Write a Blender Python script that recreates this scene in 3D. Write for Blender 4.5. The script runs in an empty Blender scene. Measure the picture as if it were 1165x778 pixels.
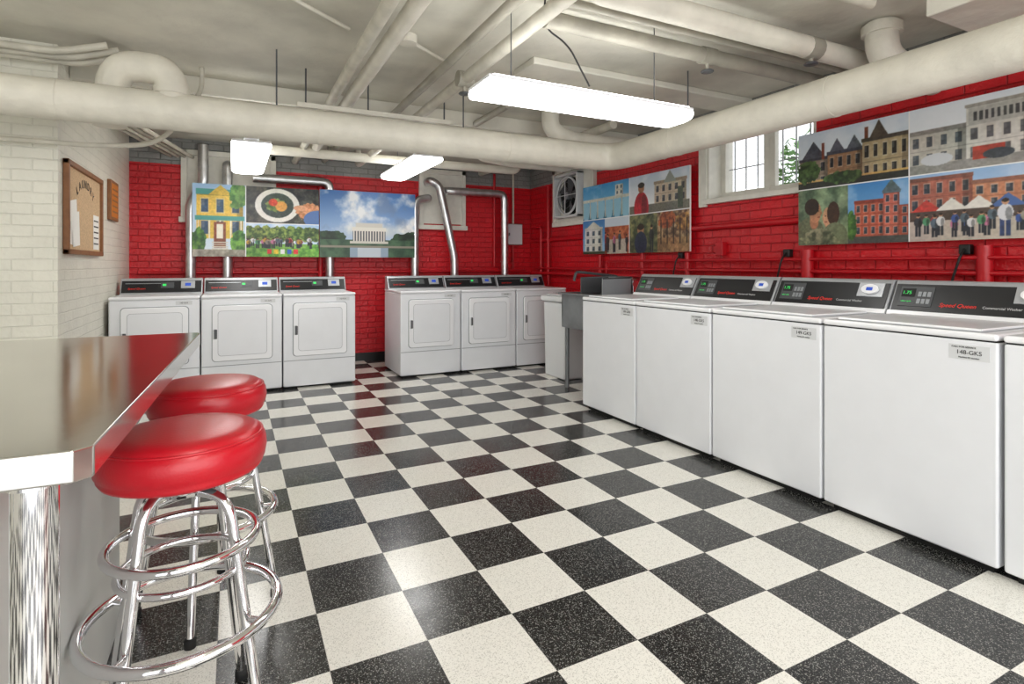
import bpy, math, random, bmesh
import numpy as np
from mathutils import Vector, Matrix
random.seed(4)
SC=bpy.context.scene
COL=SC.collection
try:
    SC.view_settings.view_transform='Standard'
    SC.view_settings.look='None'
except Exception: pass
H=1.22; CEIL=2.62

def lin(c):
    if isinstance(c,str):
        c=[int(c[i:i+2],16)/255 for i in (0,2,4)]
    return tuple([(x/12.92 if x<=.04045 else ((x+.055)/1.055)**2.4) for x in c[:3]])+(1,)

# ---------------------------------------------------------------- materials
def mat(name,col,rough=.5,metal=0,noise=0,nscale=8,bump=0,bscale=30,emit=0,coat=0,spec=None):
    m=bpy.data.materials.new(name); m.use_nodes=True
    nt=m.node_tree; b=nt.nodes['Principled BSDF']
    c=lin(col)
    b.inputs['Base Color'].default_value=c
    b.inputs['Roughness'].default_value=rough
    b.inputs['Metallic'].default_value=metal
    if coat: b.inputs['Coat Weight'].default_value=coat; b.inputs['Coat Roughness'].default_value=.08
    if spec is not None: b.inputs['Specular IOR Level'].default_value=spec
    if emit:
        b.inputs['Emission Color'].default_value=c; b.inputs['Emission Strength'].default_value=emit
    geo=nt.nodes.new('ShaderNodeNewGeometry')
    if noise:
        n=nt.nodes.new('ShaderNodeTexNoise'); n.inputs['Scale'].default_value=nscale; n.inputs['Detail'].default_value=6
        nt.links.new(geo.outputs['Position'],n.inputs['Vector'])
        r=nt.nodes.new('ShaderNodeMapRange'); r.inputs[1].default_value=.3; r.inputs[2].default_value=.7
        r.inputs[3].default_value=1-noise; r.inputs[4].default_value=1+noise*.4
        nt.links.new(n.outputs[0],r.inputs[0])
        mx=nt.nodes.new('ShaderNodeVectorMath'); mx.operation='SCALE'; mx.inputs[0].default_value=c[:3]
        nt.links.new(r.outputs[0],mx.inputs['Scale'])
        nt.links.new(mx.outputs[0],b.inputs['Base Color'])
    if bump:
        n2=nt.nodes.new('ShaderNodeTexNoise'); n2.inputs['Scale'].default_value=bscale; n2.inputs['Detail'].default_value=5
        nt.links.new(geo.outputs['Position'],n2.inputs['Vector'])
        bp=nt.nodes.new('ShaderNodeBump'); bp.inputs['Strength'].default_value=bump; bp.inputs['Distance'].default_value=.02
        nt.links.new(n2.outputs[0],bp.inputs['Height']); nt.links.new(bp.outputs[0],b.inputs['Normal'])
    return m

def brick_mat(name,col,axis,upper=None,zsplit=2.33,strength=.5,rough=.45,var=.15,mortar=.78,dist=.012):
    m=bpy.data.materials.new(name); m.use_nodes=True
    nt=m.node_tree; N=nt.nodes; L=nt.links; b=N['Principled BSDF']; b.inputs['Roughness'].default_value=rough
    geo=N.new('ShaderNodeNewGeometry'); sep=N.new('ShaderNodeSeparateXYZ'); L.new(geo.outputs['Position'],sep.inputs[0])
    wn=N.new('ShaderNodeTexNoise'); wn.inputs['Scale'].default_value=6; L.new(geo.outputs['Position'],wn.inputs['Vector'])
    cmb=N.new('ShaderNodeCombineXYZ'); L.new(sep.outputs[axis],cmb.inputs[0])
    wz=N.new('ShaderNodeMath'); wz.operation='MULTIPLY_ADD'; wz.inputs[1].default_value=.012; L.new(wn.outputs[0],wz.inputs[0]); L.new(sep.outputs[2],wz.inputs[2]); L.new(wz.outputs[0],cmb.inputs[1])
    br=N.new('ShaderNodeTexBrick'); L.new(cmb.outputs[0],br.inputs['Vector'])
    br.inputs['Scale'].default_value=1; br.inputs['Brick Width'].default_value=.205; br.inputs['Row Height'].default_value=.07
    br.inputs['Mortar Size'].default_value=.006; br.inputs['Mortar Smooth'].default_value=.7
    br.inputs['Color1'].default_value=(1,1,1,1); br.inputs['Color2'].default_value=(.82,.82,.82,1); br.inputs['Mortar'].default_value=(.3,.3,.3,1)
    n=N.new('ShaderNodeTexNoise'); n.inputs['Scale'].default_value=3; n.inputs['Detail'].default_value=8; L.new(geo.outputs['Position'],n.inputs['Vector'])
    n2=N.new('ShaderNodeTexNoise'); n2.inputs['Scale'].default_value=35; n2.inputs['Detail'].default_value=4; L.new(geo.outputs['Position'],n2.inputs['Vector'])
    ad=N.new('ShaderNodeMath'); ad.operation='MULTIPLY_ADD'; ad.inputs[1].default_value=.7
    L.new(n2.outputs[0],ad.inputs[0]); L.new(br.outputs['Color'],ad.inputs[2])
    bp=N.new('ShaderNodeBump'); bp.inputs['Strength'].default_value=strength; bp.inputs['Distance'].default_value=dist
    L.new(ad.outputs[0],bp.inputs['Height']); L.new(bp.outputs[0],b.inputs['Normal'])
    mx=N.new('ShaderNodeMix'); mx.data_type='RGBA'
    mx.inputs[6].default_value=lin(col); mx.inputs[7].default_value=lin(upper if upper else col)
    gt=N.new('ShaderNodeMath'); gt.operation='GREATER_THAN'; gt.inputs[1].default_value=zsplit; L.new(sep.outputs[2],gt.inputs[0])
    L.new(gt.outputs[0],mx.inputs[0])
    r=N.new('ShaderNodeMapRange'); r.inputs[1].default_value=.3; r.inputs[2].default_value=.7; r.inputs[3].default_value=1-var; r.inputs[4].default_value=1+var*.5
    L.new(n.outputs[0],r.inputs[0])
    mm=N.new('ShaderNodeMath'); mm.operation='MULTIPLY'
    r2=N.new('ShaderNodeMapRange'); r2.inputs[1].default_value=.3; r2.inputs[2].default_value=1; r2.inputs[3].default_value=mortar; r2.inputs[4].default_value=1
    L.new(br.outputs['Color'],r2.inputs[0]); L.new(r.outputs[0],mm.inputs[0]); L.new(r2.outputs[0],mm.inputs[1])
    sc=N.new('ShaderNodeVectorMath'); sc.operation='SCALE'; L.new(mx.outputs[2],sc.inputs[0]); L.new(mm.outputs[0],sc.inputs['Scale'])
    L.new(sc.outputs[0],b.inputs['Base Color'])
    return m

def floor_mat():
    m=bpy.data.materials.new('checker_vinyl_tile'); m.use_nodes=True
    nt=m.node_tree; N=nt.nodes; L=nt.links; b=N['Principled BSDF']
    geo=N.new('ShaderNodeNewGeometry'); sep=N.new('ShaderNodeSeparateXYZ'); L.new(geo.outputs['Position'],sep.inputs[0])
    T=.305
    def M(op,a,bb=None,c=None):
        n=N.new('ShaderNodeMath'); n.operation=op
        for i,v in enumerate((a,bb,c)):
            if v is None: continue
            if isinstance(v,(int,float)): n.inputs[i].default_value=v
            else: L.new(v,n.inputs[i])
        return n.outputs[0]
    fx=M('DIVIDE',M('SUBTRACT',sep.outputs[0],.564),T); fy=M('DIVIDE',M('SUBTRACT',sep.outputs[1],2.035),T)
    par=M('FLOORED_MODULO',M('ADD',M('FLOOR',fx),M('FLOOR',fy)),2.0)
    def speck(scale,th):
        v=N.new('ShaderNodeTexVoronoi'); v.inputs['Scale'].default_value=scale; L.new(geo.outputs['Position'],v.inputs['Vector'])
        s=N.new('ShaderNodeSeparateColor'); L.new(v.outputs['Color'],s.inputs[0])
        return M('MULTIPLY',M('GREATER_THAN',s.outputs[0],th),M('LESS_THAN',v.outputs['Distance'],.45))
    s1=speck(210,.66); s2=speck(360,.62)
    def mix(f,a,bb):
        n=N.new('ShaderNodeMix'); n.data_type='RGBA'
        for i,v in ((0,f),(6,a),(7,bb)):
            if isinstance(v,(tuple,float,int)): n.inputs[i].default_value=v
            else: L.new(v,n.inputs[i])
        return n.outputs[2]
    wh=mix(M('MULTIPLY',s1,.42),lin('e6e4dc'),lin('8b877c')); wh=mix(M('MULTIPLY',s2,.40),wh,lin('a09c92'))
    bk=mix(M('MULTIPLY',s1,.46),lin('1c1c1c'),lin('b0b0aa')); bk=mix(M('MULTIPLY',s2,.34),bk,lin('90908c'))
    c=mix(par,wh,bk)
    ex=M('ABSOLUTE',M('SUBTRACT',M('FRACT',fx),.5)); ey=M('ABSOLUTE',M('SUBTRACT',M('FRACT',fy),.5))
    seam=M('GREATER_THAN',M('MAXIMUM',ex,ey),.4965)
    c=mix(M('MULTIPLY',seam,.5),c,lin('3a3936'))
    L.new(c,b.inputs['Base Color'])
    n=N.new('ShaderNodeTexNoise'); n.inputs['Scale'].default_value=5; n.inputs['Detail'].default_value=5; L.new(geo.outputs['Position'],n.inputs['Vector'])
    r=N.new('ShaderNodeMapRange'); r.inputs[3].default_value=.11; r.inputs[4].default_value=.30; L.new(n.outputs[0],r.inputs[0]); L.new(r.outputs[0],b.inputs['Roughness'])
    n3=N.new('ShaderNodeTexNoise'); n3.inputs['Scale'].default_value=7; L.new(geo.outputs['Position'],n3.inputs['Vector'])
    bp=N.new('ShaderNodeBump'); bp.inputs['Strength'].default_value=.07; bp.inputs['Distance'].default_value=.01; L.new(n3.outputs[0],bp.inputs['Height']); L.new(bp.outputs[0],b.inputs['Normal'])
    return m

M_white=mat('white_enamel','e6e8ec',.28,noise=.02)
M_white2=mat('white_enamel_lid','f0f1f4',.2)
M_gap=mat('dark_gap','141414',.8)
M_black=mat('console_black','1b1c1f',.32)
M_trim=mat('console_grey_trim','b4b7bb',.35,.4)
M_dgrey=mat('dark_grey_plastic','4b4d50',.45)
M_lgrey=mat('light_grey_plastic','c9cbce',.4)
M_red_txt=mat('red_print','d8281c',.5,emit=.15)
M_wht_txt=mat('white_print','c8c8c8',.5)
M_green=mat('green_led','38d060',.4,emit=.5)
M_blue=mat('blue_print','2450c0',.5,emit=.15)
M_stick=mat('sticker_paper','d2d4d6',.5)
M_ink=mat('black_ink','1a1a1a',.6)
M_chrome=mat('chrome','e8e8ea',.07,1)
M_steel=mat('brushed_stainless','d2d0ca',.13,1,noise=.06,nscale=3,bump=.025,bscale=5)
M_galv=mat('galvanised_duct','d2d3d5',.28,.95,noise=.2,nscale=12)
M_sink=mat('grey_sink_metal','85888a',.4,.5,noise=.2,nscale=9)
M_vinyl=mat('red_vinyl','b90f20',.30,noise=.05,bump=.06,bscale=160)
M_pipe=mat('cream_painted_pipe','dad6c9',.5,noise=.12,nscale=7,bump=.3,bscale=18)
M_pipe2=mat('grey_cream_pipe','c9c5b7',.5,noise=.2,nscale=9,bump=.2,bscale=25)
M_pipe_d=mat('aged_pipe','a39f92',.5,noise=.25,nscale=6,bump=.1)
M_redpipe=mat('red_painted_pipe','bd101d',.4,noise=.15,nscale=10,bump=.15)
M_ceil=mat('ceiling_plaster','d5d2c5',.8,noise=.30,nscale=1.7,bump=.9,bscale=4)
M_beam=mat('beam_plaster','dcd9cd',.75,noise=.15,nscale=3,bump=.5,bscale=7)
M_floor=floor_mat()
M_rb_x=brick_mat('red_painted_brick_back','d01220',0,'8b8c8a',strength=.8,mortar=.70,rough=.36,dist=.018)
M_rb_y=brick_mat('red_painted_brick_side','d01220',1,'8b8c8a',strength=.8,mortar=.70,rough=.36,dist=.018)
M_wb_x=brick_mat('white_painted_brick_return','e3e1d4',0,None,strength=.5,var=.08,mortar=.93)
M_wb_y=brick_mat('white_painted_brick_left','e3e1d4',1,None,strength=.5,var=.08,mortar=.93)
M_knee=mat('grey_white_paint','c6c8c4',.5,noise=.06,nscale=3)
M_base=mat('black_rubber_base','121212',.4)
M_frame=mat('window_white_paint','dcdad0',.45,noise=.1,nscale=12)
M_grey=mat('grey_metal_paint','8f9396',.4,.3)
M_gline=mat('door_seam_grey','9a9ca0',.6)
M_wood=mat('oak_frame','8a5a34',.5,noise=.2,nscale=20)
M_cork=mat('cork','d0b08a',.9,noise=.25,nscale=90)
M_paper=mat('paper','eeece6',.7)
M_cord=mat('black_cord','161616',.5)
M_leaf=mat('leaf','5c9440',.6,noise=.3,nscale=9)
M_orange=mat('orange_notice','c7792c',.6)
M_bin=mat('white_bin_plastic','d9dadb',.4)

# ---------------------------------------------------------------- geometry helpers
def obj_from(name,verts,faces,m,parent=None,smooth=False):
    me=bpy.data.meshes.new(name); me.from_pydata(verts,[],faces); me.update()
    o=bpy.data.objects.new(name,me); COL.objects.link(o)
    me.materials.append(m)
    if smooth:
        for p in me.polygons: p.use_smooth=True
    if parent: o.parent=parent
    return o
def fixn(o):
    bm=bmesh.new(); bm.from_mesh(o.data); bmesh.ops.remove_doubles(bm,verts=bm.verts,dist=1e-6); bmesh.ops.recalc_face_normals(bm,faces=bm.faces); bm.to_mesh(o.data); bm.free()
def bevel(o,w,seg=3):
    md=o.modifiers.new('bevel','BEVEL'); md.width=w; md.segments=seg; md.limit_method='ANGLE'; md.angle_limit=math.radians(40)
    for p in o.data.polygons: p.use_smooth=True
    md.harden_normals=True
    return o
def box(name,lo,hi,m,parent=None,bv=0,seg=3):
    x0,y0,z0=lo; x1,y1,z1=hi
    v=[(x0,y0,z0),(x1,y0,z0),(x1,y1,z0),(x0,y1,z0),(x0,y0,z1),(x1,y0,z1),(x1,y1,z1),(x0,y1,z1)]
    f=[(0,3,2,1),(4,5,6,7),(0,1,5,4),(1,2,6,5),(2,3,7,6),(3,0,4,7)]
    o=obj_from(name,v,f,m,parent)
    if bv: bevel(o,bv,seg)
    return o
def prism(name,prof,x0,x1,m,parent=None,bv=0):
    n=len(prof)
    v=[(x0,y,z) for y,z in prof]+[(x1,y,z) for y,z in prof]
    f=[tuple(range(n)),tuple(range(2*n-1,n-1,-1))]
    for i in range(n):
        j=(i+1)%n; f.append((i,i+n,j+n,j))
    o=obj_from(name,v,f,m,parent); fixn(o)
    if bv: bevel(o,bv,2)
    return o
def rrect(name,x0,z0,x1,z1,y0,y1,r,m,parent=None,bv=0,seg=6):
    pts=[]
    for cx,cz,a0 in ((x1-r,z1-r,0),(x0+r,z1-r,90),(x0+r,z0+r,180),(x1-r,z0+r,270)):
        for i in range(seg+1):
            a=math.radians(a0+90*i/seg); pts.append((cx+r*math.cos(a),cz+r*math.sin(a)))
    n=len(pts)
    v=[(x,y0,z) for x,z in pts]+[(x,y1,z) for x,z in pts]
    f=[tuple(range(n)),tuple(range(2*n-1,n-1,-1))]
    for i in range(n):
        j=(i+1)%n; f.append((i,i+n,j+n,j))
    o=obj_from(name,v,f,m,parent); fixn(o)
    if bv: bevel(o,bv,2)
    return o
def lathe(name,prof,m,parent=None,seg=48,loc=(0,0,0)):
    v=[];f=[]
    n=len(prof)
    for i in range(seg):
        a=2*math.pi*i/seg
        for r,z in prof: v.append((loc[0]+r*math.cos(a),loc[1]+r*math.sin(a),loc[2]+z))
    for i in range(seg):
        j=(i+1)%seg
        for k in range(n-1): f.append((i*n+k,j*n+k,j*n+k+1,i*n+k+1))
    o=obj_from(name,v,f,m,parent,True); fixn(o)
    return o
def to_mesh(o,name,m,parent,smooth=True):
    dg=bpy.context.evaluated_depsgraph_get()
    me=bpy.data.meshes.new_from_object(o.evaluated_get(dg))
    mw=o.matrix_basis.copy()
    bpy.data.objects.remove(o)
    n=bpy.data.objects.new(name,me); COL.objects.link(n)
    me.materials.clear(); me.materials.append(m); me.name=name
    n.matrix_basis=mw
    for p in me.polygons: p.use_smooth=smooth
    if parent: n.parent=parent
    return n
def fillet(pts,r,seg=7):
    pts=[Vector(p) for p in pts]
    if r<=0 or len(pts)<3: return pts
    out=[pts[0]]
    for i in range(1,len(pts)-1):
        a,b,c=pts[i-1],pts[i],pts[i+1]
        d1=(a-b); d2=(c-b)
        if d1.length<1e-6 or d2.length<1e-6: continue
        rr=min(r,d1.length*.49,d2.length*.49)
        p1=b+d1.normalized()*rr; p2=b+d2.normalized()*rr
        for k in range(seg+1):
            t=k/seg; out.append(p1*(1-t)**2+b*2*t*(1-t)+p2*t*t)
    out.append(pts[-1]); return out
def tube(name,pts,r,m,parent=None,fr=0,cyclic=False,res=6):
    pts=fillet(pts,fr)
    cu=bpy.data.curves.new(name,'CURVE'); cu.dimensions='3D'; cu.bevel_depth=r; cu.bevel_resolution=res; cu.use_fill_caps=True
    s=cu.splines.new('POLY'); s.points.add(len(pts)-1)
    for i,p in enumerate(pts): s.points[i].co=(p[0],p[1],p[2],1)
    s.use_cyclic_u=cyclic
    o=bpy.data.objects.new(name,cu); COL.objects.link(o)
    return to_mesh(o,name,m,parent)
def ring(name,c,R,r,m,parent=None,seg=48):
    pts=[(c[0]+R*math.cos(2*math.pi*i/seg),c[1]+R*math.sin(2*math.pi*i/seg),c[2]) for i in range(seg)]
    return tube(name,pts,r,m,parent,cyclic=True)
def text(name,s,size,loc,rot,m,parent=None,align='LEFT',ext=.0006,shear=0):
    cu=bpy.data.curves.new(name,'FONT'); cu.body=s; cu.size=size; cu.extrude=ext; cu.align_x=align; cu.align_y='CENTER'; cu.shear=shear
    o=bpy.data.objects.new(name,cu); COL.objects.link(o); 
    o.location=loc; o.rotation_euler=rot
    return to_mesh(o,name,m,parent,False)
def empty(name,loc=(0,0,0),rz=0):
    e=bpy.data.objects.new(name,None); e.empty_display_size=.1; COL.objects.link(e); e.location=loc; e.rotation_euler=(0,0,rz); return e

# ---------------------------------------------------------------- room shell
XR=3.9; YB=7.15; XL=-1.0; YL=4.45; XS=-2.6; YF=-1.6
CT=CEIL-.003
box('floor',(XS-.2,YF,-.1),(XR+.2,YB+.2,0),M_floor)
box('ceiling',(XS-.2,YF,CEIL),(XR+.2,YB+.2,CEIL+.15),M_ceil)
box('wall_back',(XL-.2,YB,0),(XR+.2,YB+.2,CEIL),M_rb_x)
WY0,WY1,WZ0,WZ1=2.68,3.74,1.80,2.45
wr=empty('wall_right')
box('wall_below',(XR,YF,0),(XR+.3,YB,WZ0),M_rb_y,wr)
box('wall_above',(XR,YF,WZ1),(XR+.3,YB,CEIL),M_rb_y,wr)
box('wall_near',(XR,YF,WZ0),(XR+.3,WY0,WZ1),M_rb_y,wr)
box('wall_far',(XR,WY1,WZ0),(XR+.3,YB,WZ1),M_rb_y,wr)
box('wall_left',(XL-.2,YL,0),(XL,YB,CEIL),M_wb_y)
box('wall_left_return',(XS,YL,0),(XL-.2,YL+.2,CEIL),M_wb_x)
box('wall_left_end',(XL-.2,YL-.001,0),(XL,YL,CEIL),M_wb_x)
box('wall_side',(XS-.2,YF,0),(XS,YL+.2,CEIL),M_wb_y)
box('baseboard_back',(XL,YB-.012,0),(XR,YB,.1),M_base)
box('baseboard_right',(XR-.012,YF,0),(XR,YB-.012,.1),M_base)
box('ceiling_beam_1',(XL,4.72,CEIL-.13),(XR,5.0,CEIL),M_beam,bv=.01)  # this group: plaster-covered ceiling beams
box('ceiling_beam_2',(3.0,.95,2.42),(XR,1.5,CEIL),M_beam,bv=.01)
box('ceiling_beam_3',(XS,1.7,CEIL-.06),(1.0,2.0,CEIL),M_beam,bv=.01)
box('ceiling_beam_4',(1.8,3.25,CEIL-.05),(XR,3.55,CEIL),M_beam,bv=.01)

# ---------------------------------------------------------------- right window
w=empty('window_1')
for n,lo,hi in (('jamb_near',(XR-.01,WY0,WZ0),(XR+.3,WY0+.02,WZ1)),('jamb_far',(XR-.01,WY1-.02,WZ0),(XR+.3,WY1,WZ1)),
                ('head',(XR-.01,WY0,WZ1-.02),(XR+.3,WY1,WZ1)),('sill',(XR-.05,WY0-.03,WZ0-.03),(XR+.3,WY1+.03,WZ0+.015))):
    box(n,lo,hi,M_frame,w,.004)
box('casing_far',(XR-.03,WY1,WZ0-.05),(XR-.002,WY1+.09,WZ1),M_frame,w,.005)
gx=XR+.14
for i,(a,b) in enumerate(((WY0+.02,3.2),(3.2,WY1-.02))):
    for n,lo,hi in (('rail_b',(gx,a,WZ0+.015),(gx+.05,b,WZ0+.08)),('rail_t',(gx,a,WZ1-.09),(gx+.05,b,WZ1-.02)),
                    ('stile_a',(gx,a,WZ0+.08),(gx+.05,a+.055,WZ1-.09)),('stile_b',(gx,b-.055,WZ0+.08),(gx+.05,b,WZ1-.09))):
        box('sash_%s'%n,lo,hi,M_frame,w,.004)
glass=bpy.data.materials.new('window_glass'); glass.use_nodes=True
nt=glass.node_tree; nt.nodes.clear(); o_=nt.nodes.new('ShaderNodeOutputMaterial'); tr=nt.nodes.new('ShaderNodeBsdfTransparent'); gl=nt.nodes.new('ShaderNodeBsdfGlossy'); gl.inputs['Roughness'].default_value=.05
ms=nt.nodes.new('ShaderNodeMixShader'); ms.inputs[0].default_value=.06; nt.links.new(tr.outputs[0],ms.inputs[1]); nt.links.new(gl.outputs[0],ms.inputs[2]); nt.links.new(ms.outputs[0],o_.inputs[0])
box('glass_pane',(gx+.022,WY0+.05,WZ0+.05),(gx+.026,WY1-.05,WZ1-.05),glass,w)
for i in range(8):
    y=WY0+.09+i*.125
    tube('security_bar',[(gx+.1,y,WZ0),(gx+.1,y,WZ1)],.006,M_grey,w)
tube('security_bar_cross',[(gx+.1,WY0,WZ0+.3),(gx+.1,WY1,WZ0+.3)],.005,M_grey,w)
box('ground_outside',(XR+.3,1.5,1.55),(8,7,1.7),mat('concrete_yard','b9b8b0',.9,noise=.15))
vs=[];fs=[]
for i in range(1100):
    th=random.random()*6.283; ph=math.acos(random.uniform(-1,1)); r=random.random()**.4
    c=Vector((5.3+.5*r*math.sin(ph)*math.cos(th),3.62+.36*r*math.sin(ph)*math.sin(th),2.15+.47*r*math.cos(ph)))
    a=Vector((random.gauss(0,1),random.gauss(0,1),random.gauss(0,1))).normalized(); b=a.orthogonal().normalized()
    k=len(vs); s=.05
    vs+= [c-a*s,c+b*s*.45,c+a*s,c-b*s*.45]; fs.append((k,k+1,k+2,k+3))
obj_from('garden_shrub',vs,fs,M_leaf)

# ---------------------------------------------------------------- boarded windows, fan
def board_window(name,x0,x1,z0,z1):
    e=empty(name)
    box('panel',(x0+.05,YB-.02,z0+.05),(x1-.05,YB-.001,z1-.05),M_frame,e)
    for n,lo,hi in (('frame_l',(x0,YB-.05,z0),(x0+.06,YB-.001,z1)),('frame_r',(x1-.06,YB-.05,z0),(x1,YB-.001,z1)),
                    ('frame_b',(x0-.02,YB-.07,z0-.03),(x1+.02,YB-.001,z0+.03)),('frame_t',(x0,YB-.05,z1-.06),(x1,YB-.001,z1))):
        box(n,lo,hi,M_frame,e,.005)
    return e
board_window('window_2',-.52,.45,1.72,2.5)
board_window('window_3',2.2,2.86,1.72,2.5)
f=empty('exhaust_fan',(XR,5.95,2.1),-math.pi/2)
box('panel',(-.47,-.03,-.36),(.47,-.002,.38),M_frame,f,.005)
for n,lo,hi in (('frame_l',(-.47,-.06,-.36),(-.41,-.03,.38)),('frame_r',(.41,-.06,-.36),(.47,-.03,.38)),('frame_b',(-.47,-.07,-.38),(.47,-.03,-.32)),('frame_t',(-.47,-.06,.32),(.47,-.03,.38))):
    box(n,lo,hi,M_frame,f,.004)
def circ_tube(name,R,y,r,m,p,cx=0,cz=0):
    return tube(name,[(cx+R*math.cos(2*math.pi*i/40),y,cz+R*math.sin(2*math.pi*i/40)) for i in range(40)],r,m,p,cyclic=True,res=3)
fc=(-.05,0)
for n,lo,hi in (('housing_l',(-.33,-.13,-.28),(-.30,-.03,.28)),('housing_r',(.20,-.13,-.28),(.23,-.03,.28)),('housing_b',(-.33,-.13,-.28),(.23,-.03,-.25)),('housing_t',(-.33,-.13,.25),(.23,-.03,.28))):
    box(n,lo,hi,M_lgrey,f,.006)
disc=[(fc[0],-.034,fc[1])]+[(fc[0]+.245*math.cos(i*math.pi/20),-.034,fc[1]+.245*math.sin(i*math.pi/20)) for i in range(40)]
obj_from('fan_throat',disc,[(0,i+1,(i+1)%40+1) for i in range(40)],M_gap,f)
circ_tube('shroud',.235,-.10,.014,M_lgrey,f,*fc)
for R in (.10,.17): circ_tube('guard_ring',R,-.125,.003,M_dgrey,f,*fc)
for i in range(5):
    a=i*2*math.pi/5; vv=[]
    for r,t in ((.03,-.3),(.21,-.35),(.22,.35),(.03,.3)):
        vv.append((fc[0]+r*math.cos(a+t),-.055-(.03 if t>0 else 0),fc[1]+r*math.sin(a+t)))
    obj_from('fan_blade',vv,[(0,1,2,3)],M_dgrey,f)
tube('fan_hub',[(fc[0],-.035,fc[1]),(fc[0],-.11,fc[1])],.045,M_grey,f)
tube('guard_bar',[(fc[0]-.24,-.128,fc[1]),(fc[0]+.24,-.128,fc[1])],.005,M_lgrey,f)
tube('guard_bar',[(fc[0],-.128,fc[1]-.24),(fc[0],-.128,fc[1]+.24)],.005,M_lgrey,f)

# ---------------------------------------------------------------- appliances
def console(e,W,zb,zt,y0,y1,yb,kind,idx):
    prism('console_body',[(y0,zb),(y1,zt-.012),(y1+.012,zt),(yb,zt),(yb,zb)],.0,W,M_trim,e,.006)
    a=math.atan2(zt-.012-zb,y1-y0); L=math.hypot(zt-.012-zb,y1-y0)
    up=Vector((0,math.cos(a),math.sin(a))); nr=Vector((0,-math.sin(a),math.cos(a)))
    o0=Vector((0,y0,zb))
    def P(x,t,n): return o0+Vector((x,0,0))+up*(t*L)+nr*n
    def plate(name,x0,t0,x1,t1,th,m,n0=0.0005):
        c=[P(x0,t0,n0),P(x1,t0,n0),P(x1,t1,n0),P(x0,t1,n0)]; d=[q+nr*th for q in c]
        return obj_from(name,c+d,[(0,3,2,1),(4,5,6,7),(0,1,5,4),(1,2,6,5),(2,3,7,6),(3,0,4,7)],m,e)
    R=(a,0,0)
    if kind=='washer':
        plate('console_base_strip',.0,.0,W,.13,.010,M_white2)
        plate('console_face',.012,.15,W-.012,.94,.004,M_black)
        plate('display_bezel',.04,.28,.20,.86,.003,M_dgrey,.005)
        plate('display',.05,.55,.115,.80,.001,M_ink,.0085)
        text('display_digits','1.75',.026,P(.053,.67,.0105),R,M_green,e)
        for i in range(3):
            for j in range(2): plate('button',.13+i*.022,.36+j*.21,.146+i*.022,.50+j*.21,.002,M_grey,.0085)
        text('label_green','select cycle',.011,P(.053,.42,.009),R,M_green,e)
        text('brand_lettering','Speed Queen',.029,P(.235,.36,.005),R,M_red_txt,e,shear=.3)
        text('type_lettering','Commercial Washer',.018,P(.42,.35,.005),R,M_wht_txt,e)
        plate('card_reader_base',.535,.50,.675,.93,.004,M_trim,.005)
        q=[P(.605+.048*math.cos(k*math.pi/12),.715+.15*math.sin(k*math.pi/12),.010) for k in range(24)]
        q2=[v+nr*.012 for v in q]
        obj_from('card_reader',q+q2,[tuple(range(24,48))]+[(k,(k+1)%24,(k+1)%24+24,k+24) for k in range(24)],M_white2,e)
        plate('card_slot',.588,.66,.622,.76,.002,M_blue,.0225)
    else:
        plate('console_face',.012,.10,W-.012,.90,.004,M_black)
        plate('display',.33,.38,.44,.78,.003,M_dgrey,.005)
        plate('display_glow',.345,.52,.375,.66,.001,M_green,.0085)
        text('brand_lettering','Speed Queen',.026,P(.06,.36,.005),R,M_red_txt,e,shear=.3)
        plate('card_reader',.50,.35,.62,.85,.006,M_trim,.005)
        plate('card_slot',.535,.5,.585,.70,.002,M_blue,.0115)
        plate('stripe',.04,.70,.33,.73,.001,M_trim,.005)

def washer(loc,rz,W=.712,idx=0):
    e=empty('washing_machine',loc,rz); D=.70
    box('toe_base',(.03,.04,0),(W-.03,D-.02,.05),M_gap,e)
    box('cabinet',(0,0,.035),(W,D,.915),M_white,e,.010)
    box('top_seam',(.006,.006,.914),(W-.006,D-.01,.921),M_gap,e)
    box('deck',(-.001,-.006,.920),(W+.001,D,.948),M_white2,e,.012,4)
    box('lid',(.06,.02,.9485),(W-.06,.49,.962),M_white2,e,.010,3)
    box('lid_gap',(.055,.015,.948),(W-.055,.495,.9492),M_grey,e)
    console(e,W,.948,1.135,.545,.635,.70,'washer',idx)
    box('sticker',(W-.165,-.0015,.835),(W-.025,.0,.895),M_stick,e)
    text('sticker_line_a','CALL FOR SERVICE',.010,(W-.155,-.002,.885),(math.pi/2,0,0),M_ink,e)
    text('sticker_line_b','14%d-GKS'%(8+idx%2),.024,(W-.095,-.002,.864),(math.pi/2,0,0),M_ink,e,'CENTER')
    text('sticker_line_c','Machine ID number',.009,(W-.095,-.002,.844),(math.pi/2,0,0),M_ink,e,'CENTER')
    return e
ys=[1.06,1.785,2.51,3.235,3.935]
X0=2.65
washer((X0,1.055,0),-math.pi/2,.712,1)
for i in range(1,5):
    washer((X0,ys[i],0),-math.pi/2,ys[i]-ys[i-1]-.012,i+1)

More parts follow.
